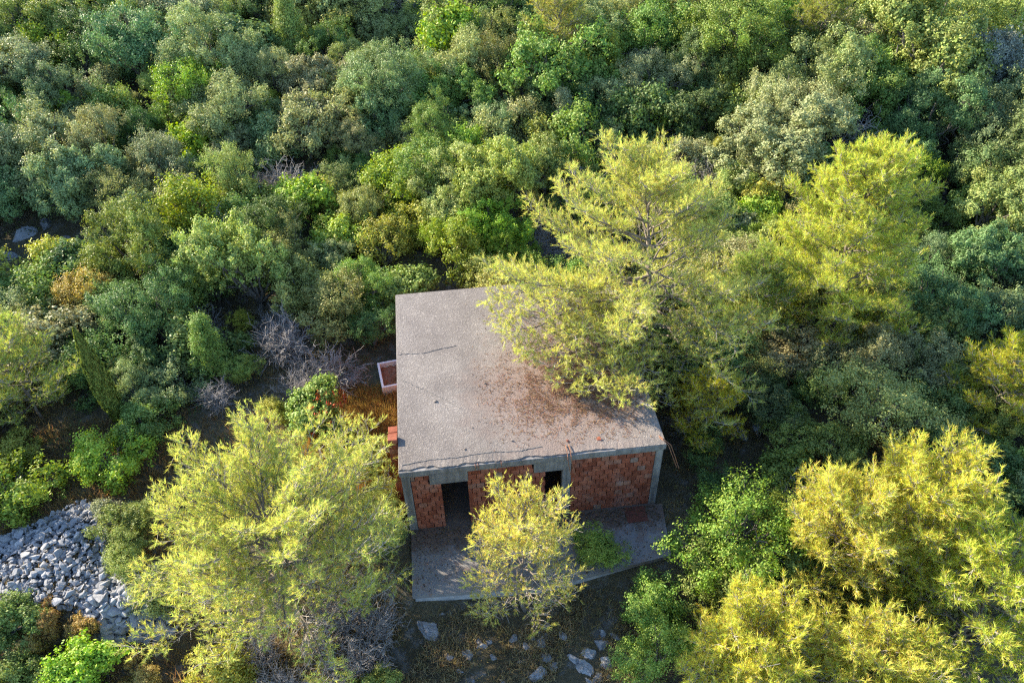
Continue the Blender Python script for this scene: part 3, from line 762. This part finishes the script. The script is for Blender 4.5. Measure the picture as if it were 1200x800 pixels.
# ------------------------------------------------------------------ broadleaf trees and shrubs
PAL = {'grey': (.32, .35, .175), 'green': (.235, .31, .10), 'dark': (.15, .215, .085), 'bright': (.29, .38, .09), 'yel': (.42, .41, .115),
       'olive': (.285, .325, .125), 'brown': (.31, .325, .18), 'teal': (.195, .265, .13), 'light': (.35, .39, .145), 'purple': (.27, .26, .23), 'orange': (.42, .32, .14), 'leafy': (.25, .33, .09)}
WORD = {'grey': 'grey-green', 'green': 'mid-green', 'dark': 'dark green', 'bright': 'bright green', 'yel': 'yellowish', 'olive': 'olive-green',
        'brown': 'brownish', 'leafy': 'glossy fresh green', 'teal': 'bluish-green', 'light': 'pale green', 'purple': 'grey-violet', 'orange': 'orange-brown'}
HEROES = [
 # upper left
 (158,50,42,'oak','teal'),(246,57,46,'oak','grey'),(317,84,30,'oak','grey'),(375,92,34,'oak','grey'),(253,120,42,'oak','grey'),(50,172,42,'oak','grey'),(112,165,36,'oak','grey'),(88,208,38,'oak','grey'),
 (121,95,20,'shrub','brown'),(196,88,28,'oak','light'),(228,245,34,'shrub','bright'),(186,190,32,'loose','brown'),(236,165,24,'shrub','bright'),(277,205,32,'loose','olive'),(337,205,32,'bare','purple'),
 (361,150,36,'loose','brown'),(320,125,15,'shrub','yel'),(314,165,27,'shrub','teal'),(135,130,26,'shrub','green'),(50,132,26,'shrub','bright'),(67,105,35,'oak','teal'),(30,75,36,'loose','brown'),(57,58,24,'shrub','bright'),
 (30,30,30,'oak','green'),(70,28,28,'oak','olive'),(135,15,18,'shrub','yel'),(186,17,30,'loose','brown'),(236,18,28,'loose','brown'),(272,22,24,'loose','olive'),(341,40,34,'juniper','olive'),(383,10,32,'oak','light'),
 (385,52,30,'oak','dark'),(199,140,20,'shrub','green'),(160,150,24,'oak','dark'),(354,236,30,'shrub','bright'),(388,233,26,'shrub','yel'),(140,222,30,'loose','olive'),(8,222,28,'oak','teal'),(290,238,26,'shrub','light'),
 (205,222,24,'loose','grey'),(310,5,30,'oak','dark'),(100,70,26,'shrub','dark'),(5,120,26,'oak','dark'),(10,150,22,'oak','grey'),
 # upper middle
 (498,30,23,'shrub','bright'),(420,15,34,'oak','grey'),(455,12,28,'loose','purple'),(535,64,38,'oak','grey'),(572,44,32,'oak','olive'),(447,90,48,'oak','grey'),(410,75,32,'oak','olive'),(582,82,34,'loose','olive'),(540,105,30,'oak','green'),
 (640,75,46,'loose','green'),(724,18,36,'oak','grey'),(771,30,42,'oak','green'),(720,78,24,'juniper','yel'),(764,95,42,'oak','grey'),(704,112,28,'oak','grey'),(785,132,26,'shrub','bright'),(663,142,24,'juniper','brown'),
 (694,152,20,'oak','grey'),(569,145,30,'oak','teal'),(511,148,36,'oak','green'),(467,162,18,'shrub','brown'),(548,178,26,'shrub','bright'),(585,202,50,'oak','light'),(528,218,46,'oak','light'),(635,198,40,'oak','green'),
 (480,190,26,'shrub','bright'),(461,222,32,'shrub','bright'),(430,245,32,'loose','olive'),(629,242,22,'oak','light'),(575,260,36,'oak','bright'),(495,265,28,'shrub','yel'),(405,209,24,'loose','olive'),(420,162,30,'oak','grey'),
 (620,110,30,'oak','dark'),(600,15,40,'oak','dark'),(545,20,30,'oak','dark'),(535,290,36,'shrub','bright'),(600,285,28,'oak','bright'),(440,130,30,'oak','teal'),(475,125,24,'oak','dark'),
 # upper right
 (861,36,58,'oak','green'),(878,82,36,'oak','olive'),(898,160,54,'oak','grey'),(955,95,56,'oak','olive'),(935,130,50,'oak','grey'),(1000,118,46,'oak','green'),(1005,42,26,'loose','brown'),(1090,32,66,'oak','light'),(1171,22,52,'oak','light'),
 (1095,78,58,'oak','olive'),(1168,84,42,'loose','purple'),(1087,140,50,'oak','dark'),(1154,150,46,'oak','teal'),(837,189,22,'juniper','yel'),(1160,195,34,'loose','teal'),(1168,245,48,'oak','light'),(884,232,24,'shrub','yel'),
 (830,75,40,'oak','dark'),(825,130,34,'oak','dark'),(860,215,24,'loose','olive'),(1120,190,32,'oak','dark'),(905,15,40,'oak','green'),(935,60,30,'oak','dark'),(1040,90,40,'oak','green'),(790,60,30,'oak','teal'),(1205,120,40,'oak','grey'),
 # middle left
 (148,297,52,'oak','green'),(47,314,32,'shrub','yel'),(98,341,32,'loose','orange'),(169,358,46,'oak','teal'),(27,365,32,'loose','grey'),(290,310,56,'oak','light'),(335,300,36,'oak','light'),(354,338,36,'loose','olive'),(62,385,26,'oak','dark'),
 (159,450,30,'oak','grey'),(172,496,26,'shrub','green'),(243,412,38,'juniper','green'),(280,375,12,'shrub','yel'),(327,395,46,'bare','purple'),(378,425,36,'bare','brown'),(375,480,32,'shrub','green'),(128,540,32,'shrub','bright'),(398,300,26,'oak','grey'),
 (385,360,40,'loose','olive'),(420,335,36,'oak','green'),(435,380,28,'loose','dark'),(215,345,28,'shrub','green'),(320,480,16,'shrub','yel'),(205,300,24,'shrub','dark'),(165,415,26,'oak','dark'),(210,450,24,'shrub','teal'),
 (410,275,30,'shrub','bright'),(450,290,34,'shrub','yel'),(250,460,26,'bare','purple'),(440,532,20,'shrub','light'),(350,445,24,'bare','purple'),
 # lower left
 (8,572,38,'shrub','bright'),(20,530,20,'shrub','yel'),(146,615,27,'loose','green'),(150,652,22,'loose','olive'),(180,682,26,'shrub','olive'),(101,785,28,'shrub','bright'),(40,755,15,'shrub','orange'),(0,735,28,'shrub','green'),(60,798,16,'shrub','light'),
 (130,600,16,'shrub','brown'),(165,795,18,'shrub','orange'),(18,800,22,'shrub','green'),(260,790,34,'shrub','yel'),(100,740,14,'shrub','orange'),(55,725,14,'shrub','orange'),(330,800,30,'bare','brown'),(420,770,34,'bare','brown'),(392,715,42,'bare','brown'),(440,728,34,'bare','brown'),(300,765,34,'bare','brown'),(440,800,20,'shrub','olive'),
 # front and right
 (701,648,30,'fig','leafy'),(432,600,26,'shrub','olive'),(872,622,74,'fig','leafy'),(835,672,46,'fig','green'),(915,612,44,'fig','bright'),(764,722,38,'fig','green'),(772,768,46,'fig','leafy'),(870,690,44,'fig','green'),
 (1009,418,46,'oak','grey'),(1070,420,42,'oak','grey'),(1030,472,52,'loose','olive'),(928,412,36,'loose','brown'),(1104,351,50,'oak','teal'),(1165,370,42,'oak','teal'),(1180,500,32,'loose','olive'),(1093,522,34,'loose','teal'),(950,345,36,'loose','olive'),
 (1150,430,30,'oak','dark'),(1180,310,44,'oak','teal'),(1140,560,40,'oak','dark'),(1195,590,40,'oak','teal'),(900,480,36,'loose','dark'),(870,440,36,'loose','olive'),(985,525,28,'loose','olive'),(925,555,24,'shrub','green'),(1175,660,40,'oak','dark'),
 (1040,360,34,'loose','olive'),(960,450,28,'loose','dark'),(1110,470,36,'loose','dark'),(820,520,24,'loose','dark'),(1080,300,36,'oak','teal'),(960,280,36,'loose','olive'),(870,290,34,'loose','olive'),
]
CENTRE = {'broad': 1.0, 'fig': 1.0, 'oak': 1.0, 'loose': 1.0, 'shrub': .78, 'juniper': 1.18, 'bare': .75}
NAME = {'broad': 'holm_oak', 'fig': 'fig_tree', 'oak': 'holm_oak', 'loose': 'olive_tree', 'shrub': 'mastic_shrub', 'juniper': 'juniper', 'bare': 'bare_bush'}
KINDW = {'broad': ('{} broad-domed oak', 'tree'), 'fig': ('{} broad-leaved tree', 'tree'), 'oak': ('{} round oak', 'tree'), 'loose': ('{} twiggy tree', 'tree'), 'shrub': ('{} leafy shrub', 'shrub'), 'juniper': ('{} pointed juniper', 'tree'), 'bare': ('leafless {} bush', 'bush')}
def zone(x, y):
    if y > 26: return 'upslope ' + ('beyond the golden pine' if x > 14 else 'beyond the roof' if x > -2 else 'above the cypress')
    if y < -1 and x > 7: return 'among the bright yellow pines'
    if y < -1 and x > -2: return 'at the terrace foot'
    if x < -5.5 and y < 5.5: return 'by the stone heap'
    if x < 0 and y < 9: return 'in the clearing beside the house'
    if x < -3 and y < 14: return 'around the cypress'
    if x < -3: return 'in the wood above the cypress'
    if y < 9 and x > 7.5: return 'in the shady hollow'
    if x > 9: return 'around the golden pine'
    return 'right behind the roof'
SIZEW = lambda R: 'small ' if R < .75 else 'big ' if R > 2.3 else ''
PLANTS = []; placed = []; rngp = np.random.default_rng(99); cnt = {}
def plant(x, y, R, kind, ck, label=None, group=None):
    k = cnt.get(kind, 0); cnt[kind] = k+1
    zc = float(ground_h(x, y))+CENTRE[kind]*R
    if label is None:
        ph, cat = KINDW[kind]; label = SIZEW(R)+ph.format(WORD[ck])+' '+zone(x, y); group = label
    o = thing(NAME[kind], (x, y, zc), label, KINDW[kind][1], group, rngp.uniform(0, 6.28))
    s = R*rngp.uniform(.94, 1.06); o.scale = (s*rngp.uniform(.86, 1.18), s*rngp.uniform(.9, 1.12), s*rngp.uniform(.85, 1.2)); o.rotation_euler.x = rngp.normal(0, .08); o.rotation_euler.y = rngp.normal(0, .08)
    if kind == 'bare':
        link('twigs', BARE[k % 2], o)
    else:
        cm, tm = CROWN[kind][k % len(CROWN[kind])]
        c = link('crown', cm, o); j = rngp.uniform(.86, 1.16); h = rngp.normal(0, .05, 3)
        c.color = (*[max(.01, a*j*(1+b)) for a, b in zip((PAL[ck][0], PAL[ck][1], PAL[ck][2]*.95), h)], 1)
        link('trunk', tm, o)
    placed.append((x, y, R)); PLANTS.append((o, x, y, R, kind, ck)); return o
for (px, py, rp, kind, ck) in HEROES:
    R = 1.0
    if kind == 'oak' and rp >= 44: kind = 'broad'
    if kind == 'fig': rp *= .86
    for _ in range(6):
        p = on_ground(px, py, CENTRE[kind]*R); R = rp/F*np.linalg.norm(p-CAM)*(1.12 if kind != 'juniper' else .95)
    x, y = float(p[0]), float(p[1])
    if -R*.55 < x < W+R*.55 and -R*.5 < y < D+R*.6 and not (px, py) == (701, 648):
        if y > D-1: y = D+R*.75
        elif x < W/2: x = -R*.75
        else: x = W+R*.75
    plant(x, y, R, kind, ck)
    if (px, py) == (375, 480):                                  # red-leaved tips
        rb = np.random.default_rng(4); d_ = ellipsoid_dirs(26, rb, -.1)*.86*[1, 1, .8]
        Pq = (d_[:, None]+rb.normal(0, .045, (26, 22, 3))).reshape(-1, 3); Vq, Fq, Tq = leaf_quads(Pq, unit(rb.normal(size=Pq.shape)), .07, .04, rb, rb.random(len(Pq)))
        o = PLANTS[-1][0]; c = link('red_tips', np_mesh('red_tips', Vq, Fq, M['leaf'], Tq), o); c.color = (.50, .15, .09, 1); c['kind'] = 'stuff'
        o['label'] = 'leafy green shrub with red-brown tips beside the russet grass'; REDBUSH = o
# the cypress
p = on_ground(143, 497); cyo = thing('cypress', foot_at(p[0], p[1]), 'narrow pointed dark green cypress standing up from the scrub', 'tree')
s = 4.3; c = link('crown', cypress(), cyo, (0, 0, .15)); c.scale = (s, s, s); c.color = (.24, .28, .09, 1)
tk = Sticks(); tk.path(np.array([[0, 0, -.2], [0, 0, .5], [0, 0, 2.2]]), .09, .03); link('trunk', tk.mesh('cypress_trunk', M['oak_bark'], 8), cyo)
# fill between them
FILLK = ['shrub', 'shrub', 'oak', 'loose', 'shrub', 'bare', 'loose']; FILLC = ['dark', 'green', 'olive', 'olive', 'grey', 'grey', 'dark', 'green', 'light', 'bright']
for x, y, R, ck in ((-.72, .62, .72, 'light'), (-.75, -.35, .6, 'olive'), (-.8, 1.3, .5, 'light')): plant(x, y, R, 'shrub', ck)
for x, y, R in ((-15.6, 3.9, 1.7), (-17.2, 1.6, 1.7), (-16.6, 6.0, 1.8), (-18.5, 4.0, 2.0), (-14.6, 6.6, 1.3)): plant(x, y, R, 'oak', 'green')
placed_a = list(placed); n_fill = 0; CLR = on_ground(45, 276)
for _ in range(16000):
    if n_fill >= 460: break
    x, y = random.uniform(-36, 50), random.uniform(-6, 58); R = random.uniform(.6, 1.55)*(1+.014*max(y, 0))
    if -5.5 < x < 9.2 and -7 < y < 10.2: continue
    if x < -5 and y < 4.5: continue
    q = project((x, y, float(ground_h(x, y))+R))
    if not (-130 < q[0] < 1330 and -90 < q[1] < 860): continue
    if any((x-a)**2+(y-b)**2 < (.45*(R+c))**2 for a, b, c in placed_a): continue
    if (x-CLR[0])**2/14+(y-CLR[1])**2/13 < 1 or (20 < q[0] < 240 and 455 < q[1] < 640): continue                            # stony clearing
    k = random.choice(FILLK); ck = random.choice(FILLC)
    off = not (0 < q[0] < 1200 and 0 < q[1] < 800)
    if off: k, R = 'oak', R*1.35
    plant(x, y, R, k, 'purple' if k == 'bare' else ck); placed_a.append((x, y, R)); n_fill += 1

# where several still read alike, name the neighbour each one stands beside
by = {}
for t in PLANTS:
    if t[0] is not REDBUSH: by.setdefault(t[0]['label'], []).append(t)
for lab, ts in by.items():
    if len(ts) < 2:
        del ts[0][0]['group']; continue
    for (o, x, y, R, kind, ck) in ts:
        nb = sorted((math.hypot(x-t[1], y-t[2])-.5*t[3], i) for i, t in enumerate(PLANTS) if t[0] is not o and not (t[4] == kind and t[5] == ck))[0][1]
        _, _, _, r2, k2, c2 = PLANTS[nb]
        o['label'] = lab+' beside '+KINDW[k2][0].format(WORD[c2]); o['group'] = lab
# ------------------------------------------------------------------ undergrowth, grass and litter that nobody could count
def visible_xy(n, rng, xr, yr, test=None):
    x = rng.uniform(*xr, n); y = rng.uniform(*yr, n)
    ok = ~((x > -.05) & (x < 7.9) & (y > -2.35) & (y < D+.1))
    if test is not None: ok &= test(x, y)
    return x[ok], y[ok]
rng = np.random.default_rng(3)
# low leafy undergrowth on the forest floor
cx, cy_ = visible_xy(3200, rng, (-34, 48), (-5, 56), lambda x, y: ~((x > -4.5) & (x < 9) & (y < 9)) & ~((x < -5) & (y < 4)))
m_ = 26; n = len(cx); hgt = rng.uniform(.08, .5, (n, 1))
P = np.stack([cx[:, None]+rng.normal(0, .22, (n, m_)), cy_[:, None]+rng.normal(0, .22, (n, m_)), np.zeros((n, m_))], -1)
P[..., 2] = ground_h(P[..., 0], P[..., 1])+rng.uniform(0, 1, (n, m_))*hgt
Nn = unit(rng.normal(0, .7, P.shape)+[0, 0, .8]); tn = (.6*rng.random((n, 1))+.4*rng.random((n, m_))).ravel()
V, Fs, T = leaf_quads(P.reshape(-1, 3), Nn.reshape(-1, 3), .11, .06, rng, tn)
o = link('undergrowth', np_mesh('undergrowth', V, Fs, M['leaf'], T)); o.color = (.10, .13, .05, 1)
tag(o, 'low green undergrowth carpeting the ground between the trees', 'undergrowth', kind='stuff')
# dry grass
def grass(name, label, n, xr, yr, test, color, hgt, seed):
    rng = np.random.default_rng(seed); x, y = visible_xy(n, rng, xr, yr, test); k = 9; n = len(x)
    bx = x[:, None]+rng.normal(0, .07, (n, k)); by = y[:, None]+rng.normal(0, .07, (n, k)); B = np.stack([bx, by, ground_h(bx, by)-.02], -1)
    h = hgt*rng.uniform(.4, 1.1, (n, k, 1))*rng.uniform(.5, 1.2, (n, 1, 1)); d = unit(rng.normal(0, .38, (n, k, 3))+[.1, -.05, 1]); wv = unit(np.cross(d, rng.normal(size=d.shape)))*.011
    tip = B+d*h+rng.normal(0, .04, d.shape)
    V = np.stack([B-wv, B+wv, tip], 2).reshape(-1, 3); T = np.repeat((.6*rng.random((n, 1))+.4*rng.random((n, k))).ravel(), 3)
    o = link(name, np_mesh(name, V, np.arange(len(V)).reshape(-1, 3), M['grass'], T)); o.color = (*color, 1); tag(o, label, 'grass', kind='stuff')
grass('dry_grass', 'dry straw-coloured grass around the house and stone heap', 15000, (-17, 13), (-9, 12), lambda x, y: np.sin(x*1.7+y*.6)+np.sin(y*2.1-x*.8) > -.5, (.30, .245, .13), .34, 21)
grass('russet_grass', 'russet dry grass in the sunny strip beside the side wall', 3600, (-3.4, -.2), (1.6, 6.6), None, (.40, .28, .13), .42, 22)
grass('green_grass', 'olive grass below the terrace', 9000, (-5, 9), (-8, -2.3), lambda x, y: np.sin(x*2.3-y*1.6) > -.2, (.38, .31, .185), .3, 23)
grass('tawny_grass', 'tawny dry brush at the edge of the stone heap', 3000, (-14, -5.5), (-5, 6), lambda x, y: np.array([not in_poly(a, b, heap_poly) for a, b in zip(x, y)]), (.34, .24, .13), .42, 24)
# fallen needles on the roof
n = 52000; rng = np.random.default_rng(8)
x = rng.uniform(2.4, 7.55, n); y = rng.uniform(.3, 7.8, n)
f = np.exp(-(((x-5.5)/1.7)**2+((y-2.6)/1.4)**2))+.28*np.exp(-(((x-5.6)/1.5)**2+((y-5)/2.4)**2))
cl = .5+.5*np.sin(x*5.1+2*np.sin(y*3.3))*np.sin(y*4.7+1.7*np.sin(x*2.9)); ok = rng.random(n) < f*np.clip(cl*1.5, .08, 1)
x, y = x[ok], y[ok]; n = len(x); a = rng.uniform(0, 6.28, n); L = rng.uniform(.05, .13, n); z0 = H+.012+rng.uniform(0, .05, n)*f[ok]
d = np.stack([np.cos(a), np.sin(a), rng.normal(0, .22, n)], 1); s_ = np.stack([-np.sin(a), np.cos(a), 0*a], 1)*.011; B = np.stack([x, y, z0], 1)
V = np.stack([B-s_, B+s_, B+d*L[:, None]], 1); V[..., 2] = np.maximum(V[..., 2], H+.01); V = V.reshape(-1, 3)
o = link('pine_litter', np_mesh('pine_litter', V, np.arange(len(V)).reshape(-1, 3), M['grass'], np.repeat(rng.random(n), 3))); o.color = (.22, .14, .095, 1)
tag(o, 'brown fallen pine needles strewn over the concrete roof', 'litter', kind='stuff')

# dead leaves and soil crumbs on the terrace, thickest against the wall
n = 8000; rng = np.random.default_rng(18)
x = rng.uniform(.15, 7.7, n); y = rng.uniform(-2.1, .05, n)
cl = .5+.5*np.sin(x*2.1+2*np.sin(y*2.3))*np.sin(y*3.7+1.7*np.sin(x*1.9)); f = np.exp(-((y-.05)/.55)**2)*np.where(x > 4.8, 1.2, .45)+.16*cl
ok = rng.random(n) < f; x, y = x[ok], y[ok]; n = len(x)
P = np.stack([x, y, .008+rng.uniform(0, .03, n)*f[ok]], 1); Nn = unit(np.stack([rng.normal(0, .35, n), rng.normal(0, .35, n), np.ones(n)], 1))
V, Fs, T = leaf_quads(P, Nn, .06, .03, rng, rng.random(n)); V[:, 2] = np.maximum(V[:, 2], .006)
o = link('leaf_litter', np_mesh('leaf_litter', V, Fs, M['grass'], T)); o.color = (.15, .11, .075, 1)
tag(o, 'dark dead leaves and soil swept against the wall on the terrace', 'litter', kind='stuff')
